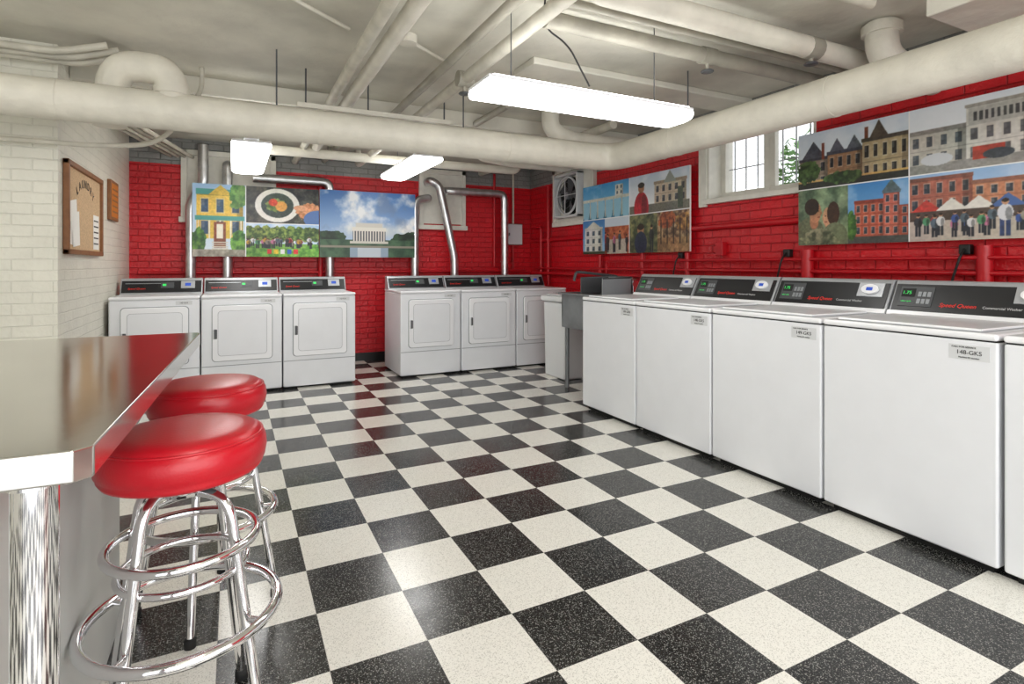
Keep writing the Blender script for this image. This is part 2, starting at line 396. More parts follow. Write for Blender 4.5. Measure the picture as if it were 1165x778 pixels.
def dryer(loc,W=.688,idx=0):
    e=empty('clothes_dryer',loc); D=.70
    box('toe_base',(.03,.04,0),(W-.03,D-.02,.04),M_gap,e)
    box('cabinet',(0,0,.02),(W,D,.905),M_white,e,.012)
    box('top_seam',(.006,.006,.904),(W-.006,D-.01,.911),M_lgrey,e)
    box('top_panel',(-.001,-.006,.909),(W+.001,D,.935),M_white2,e,.010,3)
    box('lower_panel_seam',(.004,-.0015,.272),(W-.004,.001,.278),M_grey,e)
    rrect('door_gap',.084,.316,W-.084,.844,-.003,.002,.035,M_grey,e)
    rrect('door',.090,.322,W-.090,.838,-.024,.001,.032,M_white2,e,.006)
    rrect('door_inset_line',.135,.37,W-.135,.79,-.0255,-.02,.03,M_gline,e)
    rrect('door_inset',.138,.373,W-.138,.787,-.0265,-.02,.028,M_white,e,.001)
    rrect('door_handle_recess',.098,.53,.130,.62,-.0255,-.02,.008,M_dgrey,e)
    rrect('door_handle',.094,.53,.104,.62,-.040,-.02,.004,M_lgrey,e,.003)
    box('sticker',(W-.19,-.0015,.855),(W-.06,.0,.89),M_stick,e)
    text('sticker_text','14%d-GKS'%idx,.018,(W-.125,-.002,.872),(math.pi/2,0,0),M_ink,e,'CENTER')
    console(e,W,.935,1.085,.52,.60,.69,'dryer',idx)
    return e
for k in range(3): dryer((-.965+k*.70,5.83,0),idx=k)
for k in range(3): dryer((1.60+k*.70,5.84,0),idx=k+3)

# ---------------------------------------------------------------- table
t=empty('stainless_table',(-.174,.93,0),-math.atan2(.066,1.42))
TL=1.42; TW=1.05; TZ=.97
tp=[(0,.02),(-.02,0),(-TW+.02,0),(-TW,.02),(-TW,TL-.02),(-TW+.02,TL),(-.02,TL),(0,TL-.02)]
v=[(x,y,TZ-.045) for x,y in tp]+[(x,y,TZ) for x,y in tp]; n=8
o=obj_from('tabletop',v,[tuple(range(n))[::-1],tuple(range(n,2*n))]+[(i,(i+1)%n,(i+1)%n+n,i+n) for i in range(n)],M_steel,t)
fixn(o); bevel(o,.003,3)
for x,y in ((-.085,.085),(-TW+.09,.085),(-TW+.09,TL-.09)):
    tube('leg',[(x,y,.0),(x,y,TZ-.045)],.028,M_chrome,t,res=10)
    tube('foot_collar',[(x,y,.0),(x,y,.03)],.037,M_chrome,t,res=10)
    tube('top_collar',[(x,y,TZ-.065),(x,y,TZ-.045)],.035,M_chrome,t,res=10)
box('wall_partition',(-.44,1.17,0),(-.345,2.28,.915),M_knee,bv=.004)

# ---------------------------------------------------------------- stools
def stool(x,y,rz,S=.190):
    e=empty('bar_stool',(x,y,0),rz)
    r=S; z1=.805
    prof=[(0.0,z1-.115),(r-.03,z1-.115),(r-.012,z1-.108),(r-.006,z1-.098),(r-.008,z1-.094),(r-.001,z1-.085),(r+.003,z1-.06),(r,z1-.035),(r-.008,z1-.022),(r-.011,z1-.020),(r-.012,z1-.016),(r-.028,z1-.006),(r-.06,z1-.001),(r*.4,z1+.002),(0,z1+.003)]
    lathe('seat_cushion',prof,M_vinyl,e,64)
    ring('seat_piping',(0,0,z1-.021),r-.009,.0035,M_vinyl,e)
    lathe('swivel_plate',[(0,z1-.135),(.09,z1-.135),(.09,z1-.114),(0,z1-.114)],M_dgrey,e,32)
    lathe('swivel_collar',[(0,z1-.165),(.05,z1-.165),(.05,z1-.134),(0,z1-.134)],M_chrome,e,32)
    zt=z1-.15; Rb=.225; R0=.125
    for k in range(2):
        a=math.pi/4+k*math.pi/2; c,s=math.cos(a),math.sin(a)
        zz=zt-(.012 if k else -.012)
        pts=[(-Rb*c,-Rb*s,.012),(-R0*c,-R0*s,zz),(R0*c,R0*s,zz),(Rb*c,Rb*s,.012)]
        tube('leg_frame',pts,.0125,M_chrome,e,fr=.07,res=8)
        for sg in (-1,1): lathe('foot_cap',[(0,0),(.018,0),(.018,.025),(.0125,.03),(0,.03)],M_gap,e,20,(sg*Rb*c,sg*Rb*s,0))
    def Rz(z): return R0+(Rb-R0)*(zt-z)/zt
    ring('upper_ring',(0,0,.52),Rz(.52)+.022,.0115,M_chrome,e)
    ring('foot_ring',(0,0,.335),Rz(.335)+.045,.0135,M_chrome,e)
    for q in range(4):
        a=math.pi/4+q*math.pi/2; c,s=math.cos(a),math.sin(a); R1=Rz(.335)
        tube('ring_bracket',[(R1*c,R1*s,.335),((R1+.045)*c,(R1+.045)*s,.335)],.008,M_chrome,e)
    ring('middle_ring',(0,0,.455),Rz(.455)-.012,.009,M_chrome,e)
    return e
stool(-.112,1.64,.15)
stool(-.082,2.26,.6)

# ---------------------------------------------------------------- utility sink, bin
s=empty('utility_sink')
sx0,sx1,sy0,sy1=2.93,3.55,4.12,4.72
for n,lo,hi in (('tub_front',(sx0,sy0,.62),(sx0+.02,sy1,.93)),('tub_back',(sx1-.02,sy0,.62),(sx1,sy1,.93)),('tub_l',(sx0,sy1-.02,.62),(sx1,sy1,.93)),('tub_r',(sx0,sy0,.62),(sx1,sy0+.02,.93)),('tub_floor',(sx0,sy0,.60),(sx1,sy1,.63))):
    box(n,lo,hi,M_sink,s,.004)
for n,lo,hi in (('rim_f',(sx0-.03,sy0-.03,.925),(sx0+.02,sy1+.03,.945)),('rim_b',(sx1-.02,sy0-.03,.925),(sx1+.03,sy1+.03,.945)),('rim_l',(sx0,sy1-.02,.925),(sx1,sy1+.03,.945)),('rim_r',(sx0,sy0-.03,.925),(sx1,sy0+.02,.945))):
    box(n,lo,hi,M_sink,s,.006)
for x in (sx0+.04,sx1-.04):
    for y in (sy0+.04,sy1-.04): tube('leg',[(x,y,0),(x,y,.61)],.02,M_sink,s)
tube('faucet_body',[(3.5,4.3,1.03),(3.5,4.54,1.03)],.02,M_chrome,s)
tube('faucet_riser',[(3.5,4.55,.94),(3.5,4.55,1.10),(3.02,4.60,1.15),(3.0,4.60,1.06)],.014,M_dgrey,s,fr=.04)
for y in (4.32,4.48): 
    tube('supply_riser',[(3.5,y,.94),(3.5,y,1.04)],.012,M_chrome,s)
    tube('tap_handle',[(3.46,y,1.07),(3.54,y,1.07)],.009,M_chrome,s); tube('tap_stem',[(3.5,y,1.04),(3.5,y,1.07)],.008,M_chrome,s)
# sheet-metal caddy resting on the sink rim
box('splash_tray_back',(3.30,4.10,.945),(3.315,4.46,1.10),M_grey,s,.003)
prism('splash_tray_side_n',[(4.10,.945),(4.115,.945),(4.115,1.09),(4.10,1.09)],2.98,3.31,M_grey,s)
prism('splash_tray_side_f',[(4.445,.945),(4.46,.945),(4.46,1.09),(4.445,1.09)],2.98,3.31,M_dgrey,s)
tube('splash_tray_rim',[(2.98,4.107,1.09),(3.31,4.107,1.10),(3.31,4.453,1.10),(2.98,4.453,1.09)],.009,M_dgrey,s)
b=empty('laundry_bin')
prism('bin_body',[(4.95,0),(5.35,0),(5.38,.82),(4.92,.82)],3.10,3.48,M_bin,b,.02)
box('bin_lid',(3.07,4.9,.82),(3.51,5.4,.88),M_bin,b,.02)
box('bin_lid_top',(3.12,4.95,.88),(3.46,5.35,.90),M_lgrey,b,.01)

# ---------------------------------------------------------------- pipes
mp=empty('insulated_main_pipe')
tube('pipe_run',[(XS+.01,3.9,2.14),(2.93,3.9,2.14),(2.93,YF,2.14)],.112,M_pipe,mp,fr=.22,res=10)
for x in (-.9,.5,1.9): tube('insulation_band',[(x,3.9,2.14),(x+.03,3.9,2.14)],.115,M_pipe,mp,res=10)
for y in (3.1,1.9): tube('insulation_band',[(2.93,y,2.14),(2.93,y+.03,2.14)],.115,M_pipe,mp,res=10)
tube('riser_elbow',[(-.33,3.9,2.14),(-.33,3.9,2.385),(-.62,3.95,2.40),(-.66,4.05,2.15),(-.66,4.05,2.05)],.088,M_pipe,mp,fr=.13,res=8)
tube('elbow_collar',[(-.33,3.9,2.24),(-.33,3.9,2.28)],.097,M_pipe,mp,res=8)
for x in (-1.6,.25,1.55):
    tube('hanger_rod',[(x,3.9,2.24),(x,3.9,CT)],.005,M_dgrey,mp)
tube('hanger_rod',[(2.93,3.0,2.24),(2.93,3.0,CT)],.005,M_dgrey,mp)
XQ=XR-.01; YQ=YB-.01
def P(pts,r,m=M_pipe2,fr=0,name='overhead_pipe'): return tube(name,pts,r,m,None,fr=fr)
P([(.66,YF,2.46),(.66,YQ,2.46)],.035)
P([(.78,YF,2.46),(.78,6.6,2.46),(.78,6.6,CT)],.045,M_pipe,.08)
pd=P([(1.22,YF,2.5),(1.22,5.6,2.5),(1.0,5.9,2.5),(1.0,YQ,2.5)],.03,M_pipe_d,.1)
pc=P([(1.36,YF,2.44),(1.36,6.9,2.44),(1.36,6.9,CT)],.038,M_pipe2,.08)
pa=P([(1.45,2.5,2.5),(XQ,2.5,2.5)],.045,M_pipe_d)
P([(1.45,2.34,2.53),(XQ,2.34,2.53)],.022,M_pipe_d)
P([(1.55,2.64,CT),(1.55,2.64,2.56),(XQ,2.64,2.56)],.02,M_pipe2)
pb=P([(1.5,2.13,CT),(1.5,2.13,2.50),(XQ,2.13,2.50)],.062,M_pipe,.08)
P([(1.1,1.7,2.55),(2.9,1.7,2.55)],.03,M_pipe2)
big=empty('soil_pipe')
tube('bend',[(3.35,1.9,CT),(3.35,1.9,2.44),(3.6,1.9,2.36),(XQ,1.9,2.36)],.085,M_pipe,big,fr=.1,res=8)
tube('hub',[(3.35,1.9,2.55),(3.35,1.9,2.60)],.105,M_pipe,big,res=8)
for k in range(3): P([(XS+.01,4.20+.06*k,2.50-.01*k),(-.95+.05*k,4.20+.06*k,2.50-.01*k),(-.70+.05*k,4.20+.06*k,2.58)],.022,M_pipe2,.08,'ceiling_conduit')
P([(XS+.01,4.36,1.98),(-.75,4.36,1.98),(-.45,4.5,2.05),(-.2,4.5,2.45),(-.2,4.5,CT)],.016,M_pipe2,.15,'wall_conduit')
for k in range(4): P([(-.93+.07*k,5.2,2.44),(-.93+.07*k,5.9,2.44),(-.62+.07*k,7.13,2.42)],.02,M_pipe2 if k%2 else M_pipe_d,.1,'corner_conduit')
P([(-.7,4.6,2.42),(3.85,4.6,2.42)],.025,M_pipe2)
P([(.1,6.2,2.40),(3.2,6.2,2.40),(3.2,6.2,CT)],.05,M_pipe,.1)
P([(2.1,5.2,2.40),(3.85,5.2,2.40)],.06,M_pipe,.1)
P([(2.4,5.6,CT),(2.4,5.6,2.42),(2.8,5.6,2.38),(3.6,5.6,2.38),(3.6,5.6,CT)],.06,M_pipe,.12)
P([(2.55,4.3,CT),(2.55,4.3,2.44),(2.75,4.3,2.36),(XQ,4.3,2.36)],.08,M_pipe,.12)
P([(3.1,4.1,2.50),(3.1,YQ,2.50)],.04,M_pipe2)
P([(2.0,4.05,2.52),(2.0,YQ,2.52)],.03,M_pipe_d)
for x,y,z,pp in ((2.6,2.5,2.5,pa),(3.05,2.13,2.5,pb),(1.36,3.4,2.44,pc),(1.0,6.5,2.5,pd)):
    tube('valve_body',[(x-.05,y,z),(x+.05,y,z)],.066 if y==2.13 else .052,M_pipe_d,pp)
    tube('valve_stem',[(x,y,z),(x,y,z-.095)],.012,M_pipe_d,pp); lathe('valve_wheel',[(0,-.1),(.035,-.1),(.04,-.095),(.035,-.088),(0,-.09)],M_dgrey,pp,20,(x,y,z))
st=empty('strut_channel')
box('channel',(.40,4.16,2.335),(1.55,4.21,2.37),M_pipe,st,.003)
for x in (.46,.90,1.5): tube('rod',[(x,4.185,2.34),(x,4.185,CT)],.006,M_dgrey,st)
for x,y in ((.95,3.3),(1.1,5.3),(0.2,3.0)):
    jb=empty('junction_box'); tube('box_body',[(x,y,CEIL-.055),(x,y,CT)],.055,M_pipe,jb); tube('box_conduit',[(x,y,CEIL-.03),(x+.4,y+.3,CEIL-.03)],.011,M_pipe,jb)
tube('lamp_power_cable',[(1.45,2.5,2.6),(1.5,2.6,2.5),(1.62,2.55,2.42),(1.75,2.53,2.2)],.005,M_cord,None,fr=.1)

R_=lambda pts,r,fr=0.05,n='red_water_pipe':tube(n,pts,r,M_redpipe,None,fr=fr)
xr=XR-.05
R_([(xr,YF,1.10),(xr,7.0,1.10)],.022)
R_([(xr-.01,YF,1.17),(xr-.01,6.9,1.17)],.014)
R_([(xr-.02,.9,1.26),(xr-.02,5.2,1.26),(xr-.02,5.2,1.0)],.012)
R_([(xr+.02,YF,1.56),(xr+.02,7.0,1.56)],.026)
for y,r in ((2.72,.045),(1.62,.04),(3.95,.026),(5.35,.022)):
    R_([(xr,y,0.0),(xr,y,1.33)],r)
R_([(xr,6.55,0),(xr,6.55,2.3)],.02); R_([(xr,6.75,0),(xr,6.75,1.75),(xr,7.0,1.75)],.02)
R_([(xr,4.6,0.9),(xr,4.6,1.34)],.02)
R_([(.95,YB-.04,0),(.95,YB-.04,2.3)],.03,n='red_riser_pipe'); R_([(XL+.1,YB-.035,1.13),(XR-.1,YB-.035,1.13)],.018,n='red_gas_pipe')
R_([(3.30,YB-.034,1.2),(3.30,YB-.034,2.5)],.018,n='red_riser_pipe')
box('wall_outlet_box',(XR-.06,3.52,1.30),(XR-.001,3.60,1.42),M_redpipe,bv=.006)
cd=empty('power_cord')
for y in (1.72,2.9,4.05):
    box('plug',(XR-.05,y-.03,1.28),(XR-.001,y+.03,1.34),M_cord,cd,.008)
    tube('cord',[(XR-.05,y,1.31),(XR-.1,y+.0,1.26),(XR-.09,y+.05,1.1),(XR-.12,y+.03,.6)],.007,M_cord,cd,fr=.06)
eb=empty('electrical_box'); box('enclosure',(3.45,YB-.13,1.50),(3.70,YB-.06,1.80),M_grey,eb,.008); box('cover',(3.46,YB-.14,1.51),(3.69,YB-.128,1.79),M_lgrey,eb,.004)
box('bracket',(3.5,YB-.062,1.55),(3.65,YB-.002,1.75),M_grey,eb)
tube('conduit',[(3.57,YB-.09,1.8),(3.57,YB-.09,CT)],.014,M_pipe2,eb); tube('conduit',[(3.57,YB-.09,1.16),(3.57,YB-.09,1.5)],.014,M_redpipe,eb)
box('latch',(3.47,YB-.15,1.63),(3.49,YB-.138,1.67),M_dgrey,eb)

def duct(pts,r=.052,fr=.10):
    e=empty('dryer_vent_duct'); tube('duct',pts,r,M_galv,e,fr=fr,res=8)
    for a,b in zip(pts[:-1],pts[1:]):
        a=Vector(a);b=Vector(b);L=(b-a).length
        k=.2
        while k<L-.15:
            p=a.lerp(b,k/L); q=a.lerp(b,(k+.02)/L); tube('crimp',[p,q],r+.004,M_galv,e,res=8); k+=.35
    return e
yd=YB-.12
duct([(-.42,yd-.02,.35),(-.42,yd-.02,1.9),(-.30,yd,2.1),(-.30,yd,2.55)])
duct([(-.06,yd,.35),(-.06,yd,2.35),(-.06,YB-.03,2.35)])
duct([(.2,yd,2.22),(1.05,yd,2.22),(1.05,yd,.35)])
duct([(2.1,yd-.05,.35),(2.1,yd-.05,2.05),(2.3,yd-.02,2.1),(2.3,YB-.03,2.1)])
duct([(2.62,yd-.12,.35),(2.62,yd-.12,1.3),(2.42,yd-.1,2.25),(2.3,yd-.1,2.32),(2.3,YB-.03,2.32)])
duct([(3.38,yd-.08,.35),(3.38,yd-.08,2.2),(2.55,yd-.08,2.2),(2.5,YB-.03,2.2)])

# ---------------------------------------------------------------- lamps
def emis(name,s):
    m=bpy.data.materials.new(name); m.use_nodes=True; b=m.node_tree.nodes['Principled BSDF']
    b.inputs['Base Color'].default_value=(1,1,1,1); b.inputs['Emission Color'].default_value=(1,.995,.975,1); b.inputs['Emission Strength'].default_value=s
    return m
M_lamp=emis('fluorescent_diffuser',10); M_up=emis('ceiling_fill_glow',12)  # M_up: added glow for fixture tops, lifts the ceiling brightness
def lamp(cx,cy,z,L,W,rz):
    e=empty('fluorescent_light_fixture',(cx,cy,z),rz)
    prof=[]
    for i in range(13):
        a=math.pi+math.pi*i/12
        prof.append((float(W/2*np.sign(math.cos(a))*abs(math.cos(a))**.5), float(.055*(-abs(math.sin(a))**.6))))
    prism('diffuser',prof,-L/2,L/2,M_lamp,e,.01)
    box('housing',(-L/2,-W/2+.005,0),(L/2,W/2-.005,.018),M_white,e,.004)
    for sg in (-1,1):
        box('ceiling_fill_strip',(-L/2+.03,sg*.095-.03,.018),(L/2-.03,sg*.095+.03,.022),M_up,e)  # emissive strips added on top to brighten the ceiling
    box('ballast_channel',(-L/2+.05,-.055,.018),(L/2-.05,.055,.05),M_white,e,.006)
    for x in (-L*.36,L*.36): tube('suspension_wire',[(x,0,.05),(x,0,CT-z)],.003,M_dgrey,e)
    return e
lamp(1.73,2.52,2.11,1.30,.27,0)
lamp(1.66,5.72,2.25,1.3,.30,math.pi/2)
lamp(.13,5.60,2.2,1.4,.30,math.pi/2)
lamp(.3,.2,2.3,1.3,.27,math.pi/2)  # from here on: unseen fixtures added out of frame as fill
lamp(2.0,-.6,2.3,1.3,.27,0)
lamp(-1.7,2.6,2.3,1.3,.27,math.pi/2)

# ---------------------------------------------------------------- bulletin board
bb=empty('bulletin_board',(XL,4.56,1.29),math.pi/2)
BW,BH=1.08,.63
box('cork',(0.02,-.015,.02),(BW-.02,-.001,BH-.02),M_cork,bb)
for n,lo,hi in (('frame_l',(0,-.035,0),(.035,-.001,BH)),('frame_r',(BW-.035,-.035,0),(BW,-.001,BH)),('frame_b',(0,-.035,0),(BW,-.001,.035)),('frame_t',(0,-.035,BH-.035),(BW,-.001,BH))):
    box(n,lo,hi,M_wood,bb,.005)
def sheet(x,z,w_,h_,a,y=-.017):
    c,s_=math.cos(a),math.sin(a); q=[(x+u*c-v_*s_,y,z+u*s_+v_*c) for u,v_ in ((0,0),(w_,0),(w_,h_),(0,h_))]
    obj_from('pinned_paper',q,[(0,1,2,3)],M_paper,bb)
sheet(.08,.07,.20,.25,-.05); sheet(.17,.05,.19,.24,.10,-.021); sheet(.10,.16,.18,.20,.16,-.024)
sheet(.80,.05,.20,.27,0)
for i,ch in enumerate('LAUNDRY'):
    a=math.radians(122-10.6*i); text('letter',ch,.085,(.54+.46*math.cos(a),-.019,.06+.46*math.sin(a)),(math.pi/2,math.pi/2-a,0),M_ink,bb,'CENTER')
for k in range(5): box('paper_text',(.82,-.0195,.09+.045*k),(.97,-.0175,.10+.045*k),M_ink,bb)
nb=empty('framed_notice',(XL,5.98,1.62),math.pi/2)
box('frame',(0,-.03,0),(.36,-.001,.36),M_wood,nb,.005); box('sheet',(.03,-.033,.03),(.33,-.030,.33),M_orange,nb)
for k in range(5): box('text_line',(.06,-.035,.07+.05*k),(.30,-.033,.085+.05*k),M_wood,nb)

# ---------------------------------------------------------------- posters
def srgb(c):
    if isinstance(c,str): return np.array([int(c[i:i+2],16)/255 for i in (0,2,4)])
    return np.array(c,float)
def fbm(h,w,seed,base=4,oct=4):
    rng=np.random.RandomState(seed); out=np.zeros((h,w)); amp=1;tot=0
    for o in range(oct):
        gh=base*2**o+1; gw=int(base*2**o*max(1,w/h))+1
        g=rng.rand(gh+1,gw+1)
        yy=np.linspace(0,gh-1,h)+.37; xx=np.linspace(0,gw-1,w)+.37
        yy=np.clip(yy,0,gh-.01); xx=np.clip(xx,0,gw-.01)
        y0=yy.astype(int); x0=xx.astype(int); fy=(yy-y0)[:,None]; fx=(xx-x0)[None,:]
        fy=fy*fy*(3-2*fy); fx=fx*fx*(3-2*fx)
        v=g[y0][:,x0]*(1-fy)*(1-fx)+g[y0+1][:,x0]*fy*(1-fx)+g[y0][:,x0+1]*(1-fy)*fx+g[y0+1][:,x0+1]*fy*fx
        out+=v*amp; tot+=amp; amp*=.5
    return out/tot
class C:
    def __init__(s,a): s.a=a; s.h,s.w=a.shape[:2]; s.Y,s.X=np.mgrid[0:s.h,0:s.w]; s.X=(s.X+.5)/s.w; s.Y=(s.Y+.5)/s.h
    def put(s,mask,col,al=1):
        s.a[mask]=s.a[mask]*(1-al)+srgb(col)*al
    def rect(s,x0,y0,x1,y1,c,al=1): s.put((s.X>=x0)&(s.X<x1)&(s.Y>=y0)&(s.Y<y1),c,al)
    def ell(s,x,y,rx,ry,c,al=1): s.put(((s.X-x)/rx)**2+((s.Y-y)/ry)**2<1,c,al)
    def tri(s,x0,x1,y0,xt,yt,c):
        t=(s.Y-y0)/(yt-y0); s.put((t>=0)&(t<=1)&(s.X>x0+(xt-x0)*t)&(s.X<x1+(xt-x1)*t),c)
    def sky(s,top,bot,seed=1,cl=.7,y0=0):
        t=np.clip((s.Y-y0)/(1-y0),0,1)[...,None]; s.a[:]=srgb(bot)*(1-t)+srgb(top)*t
        n=np.clip((fbm(s.h,s.w,seed,3,4)-.45)*4,0,1)[...,None]*cl
        s.a[:]=s.a*(1-n)+np.array([.93,.94,.96])*n
    def tex(s,x0,y0,x1,y1,c1,c2,seed=1,base=12):
        m=(s.X>=x0)&(s.X<x1)&(s.Y>=y0)&(s.Y<y1); n=np.clip((fbm(s.h,s.w,seed,base,3)-.3)*2.5,0,1)[...,None]
        im=srgb(c1)*(1-n)+srgb(c2)*n; s.a[m]=im[m]
    def blob(s,x,y,rx,ry,c1,c2,seed=1):
        n=fbm(s.h,s.w,seed,14,3); m=((s.X-x)/rx)**2+((s.Y-y)/ry)**2<.55+.9*n-.2
        k=np.clip((n-.3)*2.5,0,1)[...,None]; im=srgb(c1)*(1-k)+srgb(c2)*k; s.a[m]=im[m]
    def bld(s,x0,y0,x1,y1,wall,win,nx,ny,roof=None,rh=.06,trim='cfc6b6'):
        s.rect(x0,y0,x1,y1,wall); wl=srgb(wall)
        for j in range(ny): s.rect(x0,y0+(y1-y0)*(j+.96)/ny,x1,y0+(y1-y0)*(j+1)/ny,wl*.75)
        for i in range(nx):
            for j in range(ny):
                cx=x0+(x1-x0)*(i+.5)/nx; cy=y0+(y1-y0)*(j+.5)/ny; ww=(x1-x0)/nx*.22; hh=(y1-y0)/ny*.30
                s.rect(cx-ww*1.25,cy-hh*1.15,cx+ww*1.25,cy+hh*1.2,wl*.5+srgb(trim)*.5); s.rect(cx-ww,cy-hh,cx+ww,cy+hh,win); s.rect(cx-ww,cy,cx+ww*.0,cy+hh*.9,srgb(win)*.6+.22)
        s.rect(x0+(x1-x0)*.86,y0,x1,y1,'000000',.25)
        if roof: s.rect(x0-.01,y1,x1+.01,y1+rh,roof)
    def person(s,x,y,h,shirt,pants='22252f',skin='b98a6a'):
        s.rect(x-h*.08,y,x-h*.01,y+h*.48,pants); s.rect(x+h*.01,y,x+h*.08,y+h*.48,pants)
        s.ell(x,y+h*.64,h*.12,h*.22,shirt); s.ell(x+h*.05,y+h*.6,h*.05,h*.18,srgb(shirt)*.6); s.ell(x,y+h*.92,h*.055,h*.08,skin); s.ell(x,y+h*.96,h*.055,h*.055,'2a1c14')
    def crowd(s,n,y,h,seed):
        r=random.Random(seed)
        for i in range(n): s.person(r.random(),y+r.uniform(-.05,.05),h*r.uniform(.8,1.1),r.choice(['a03434','3a5494','d8d8d8','303034','c0983c','4a8a60','b87090','8a8478','50606c']))
def finish(img,seed):
    h,w=img.shape[:2]
    n1=fbm(h,w,seed,60,2)[...,None]; n2=fbm(h,w,seed+1,4,3)[...,None]
    mx=img.max(2,keepdims=True); mn=img.min(2,keepdims=True)
    issky=((img[...,2:3]>=img[...,0:1]-.02)&(mx>.55)).astype(float)
    amt=np.clip(1.05-img.mean(2,keepdims=True),.15,.8)*(1-.85*issky)
    img=img*(1+(n1-.5)*.55*amt)*(1+(n2-.5)*.7*amt)
    tint=np.stack([fbm(h,w,seed+5+k,5,2) for k in range(3)],2)
    img=img*(1+(tint-.5)*.16*amt)
    yy=np.linspace(0,1,h)[:,None,None]
    b=img.copy()
    b[1:-1,1:-1]=(img[1:-1,1:-1]*4+img[:-2,1:-1]+img[2:,1:-1]+img[1:-1,:-2]+img[1:-1,2:])/8
    return np.clip(b,0,1)
def poster_obj(loc,rz,W,Hh,img):
    e=empty('wall_poster',loc,rz)
    box('backing_panel',(0,-.018,0),(W,.0,Hh),M_paper,e)
    h,w=img.shape[:2]
    X,Y=np.meshgrid(np.linspace(0,W,w),np.linspace(0,Hh,h))
    verts=np.stack([X.ravel(),np.full(X.size,-.0195),Y.ravel()],1)
    idx=np.arange(h*w).reshape(h,w)
    q=np.stack([idx[:-1,:-1].ravel(),idx[:-1,1:].ravel(),idx[1:,1:].ravel(),idx[1:,:-1].ravel()],1)
    me=bpy.data.meshes.new('print'); me.from_pydata(verts.tolist(),[],q.tolist()); me.update()
    at=me.color_attributes.new('print_color','FLOAT_COLOR','POINT')
    c=np.clip(img.reshape(-1,3),0,1); l=np.where(c<=.04045,c/12.92,((c+.055)/1.055)**2.4)
    at.data.foreach_set('color',np.concatenate([l,np.ones((len(l),1))],1).astype(np.float32).ravel())
    o=bpy.data.objects.new('print',me); COL.objects.link(o); o.parent=e
    m=bpy.data.materials.get('poster_print')
    if not m:
        m=bpy.data.materials.new('poster_print'); m.use_nodes=True; b=m.node_tree.nodes['Principled BSDF']; b.inputs['Roughness'].default_value=.4
        a=m.node_tree.nodes.new('ShaderNodeAttribute'); a.attribute_name='print_color'; m.node_tree.links.new(a.outputs['Color'],b.inputs['Base Color'])
    me.materials.append(m)
    return e
def sub(img,x0,y0,x1,y1):
    h,w=img.shape[:2]; return C(img[int(y0*h):int(round(y1*h)),int(x0*w):int(round(x1*w))])
A=np.ones((180,290,3))
c=sub(A,0,0,.40,1); c.sky('9fc4e8','dfe9f0',3); c.bld(.08,.25,.95,.85,'e2bf52','35506a',3,2,'4a9a92',.08); c.rect(.05,.50,.97,.56,'4a9a92'); c.tri(.3,.75,.85,.52,.99,'d0ac44')
for k in range(5): c.rect(.1+.2*k,.25,.125+.2*k,.5,'ece6d0')
c.rect(.40,.12,.62,.48,'8a4a32'); c.rect(.45,.25,.57,.45,'f0ead8'); c.blob(.12,.22,.16,.2,'2c5a26','6fa040',5); c.blob(.88,.2,.18,.2,'2c5a26','78a845',6); c.tex(0,0,1,.10,'8c8478','b9b0a0',3); c.blob(.85,.85,.2,.2,'3a6a2c','6f9a48',8)
for k in range(4): c.rect(.36,.10+.03*k,.66,.115+.03*k,'d8d0c0')
c=sub(A,.40,.48,1,1); c.tex(0,0,1,1,'26282a','5c5c50',9,6); c.ell(.42,.5,.30,.46,'e8e6de'); c.ell(.42,.5,.22,.34,'3c4a44'); c.blob(.40,.5,.15,.2,'4a6a34','8aa05a',71); c.ell(.47,.48,.08,.14,'d8a050'); c.ell(.36,.58,.06,.1,'c84830'); c.blob(.86,.35,.2,.28,'b8764e','e0a078',4); c.ell(.74,.45,.10,.08,'dfa27c'); c.ell(.98,.15,.2,.25,'5878b0')
c=sub(A,.40,0,1,.47); c.sky('a8c8ea','e0e8f0',12)
for k in range(9): c.blob(.06+.11*k,.70,.10,.26,'2f4a22','86984a',20+k)
c.tex(0,0,1,.40,'4d8a30','7cb048',5); c.crowd(26,.30,.28,3)
for k,ch in enumerate(['d03030','e0c030','e8e8e8','3060c0','d03030']): c.rect(.28+.09*k,.10,.34+.09*k,.24,ch)
A=finish(A,100)
A[:,115:117]=.95; A[85:87,116:]=.95
B=np.ones((190,280,3)); c=C(B)
t_=c.Y[...,None]; B[:]=srgb('c9d6e6')*(1-t_)+srgb('3f6fb0')*t_
xs=np.hypot(c.X-.5,(c.Y-.35)*1.2)
n=np.clip((fbm(190,280,31,4,5)-.44)*4.5,0,1)[...,None]*.9; B[:]=B*(1-n)+srgb('f1f0ee')*n
n=np.clip((fbm(190,280,77,5,4)-.52)*5,0,1)[...,None]*.5; B[:]=B*(1-n)+srgb('73839c')*n
v_=np.clip(1-np.hypot((c.X-.55)/.45,(c.Y-.40)/.16),0,1)[...,None]*.7; B[:]=B*(1-v_)+srgb('f8ecd0')*v_
c.blob(.08,.27,.2,.14,'15241a','2f4a30',2); c.blob(.93,.27,.2,.14,'15241a','2f4a30',3)
c.tex(0,0,1,.27,'2a4634','47664a',4); c.rect(.30,.21,.70,.25,'c8c4ba'); c.rect(.33,.25,.67,.44,'5a5a5e')
for k in range(12): c.rect(.335+.0285*k,.25,.347+.0285*k,.40,'e6e2d8')
c.rect(.32,.40,.68,.46,'dad6cc'); c.rect(.36,.46,.64,.52,'cac6bc'); c.rect(.30,0,.70,.16,'8fa2b4'); c.rect(.38,0,.62,.15,'cfd4d8',.7); c.rect(0,.15,1,.18,'8a8476')
D=np.ones((170,360,3))
c=sub(D,0,.5,.5,1); c.sky('3a8fc8','a8d4e8',41,.4); c.rect(0,0,1,.22,'2e6f8e')
for k in range(6): c.ell(.08+.17*k,.25,.075,.30,'8fc0d4')
c.rect(0,.52,1,.60,'c8c8bc')
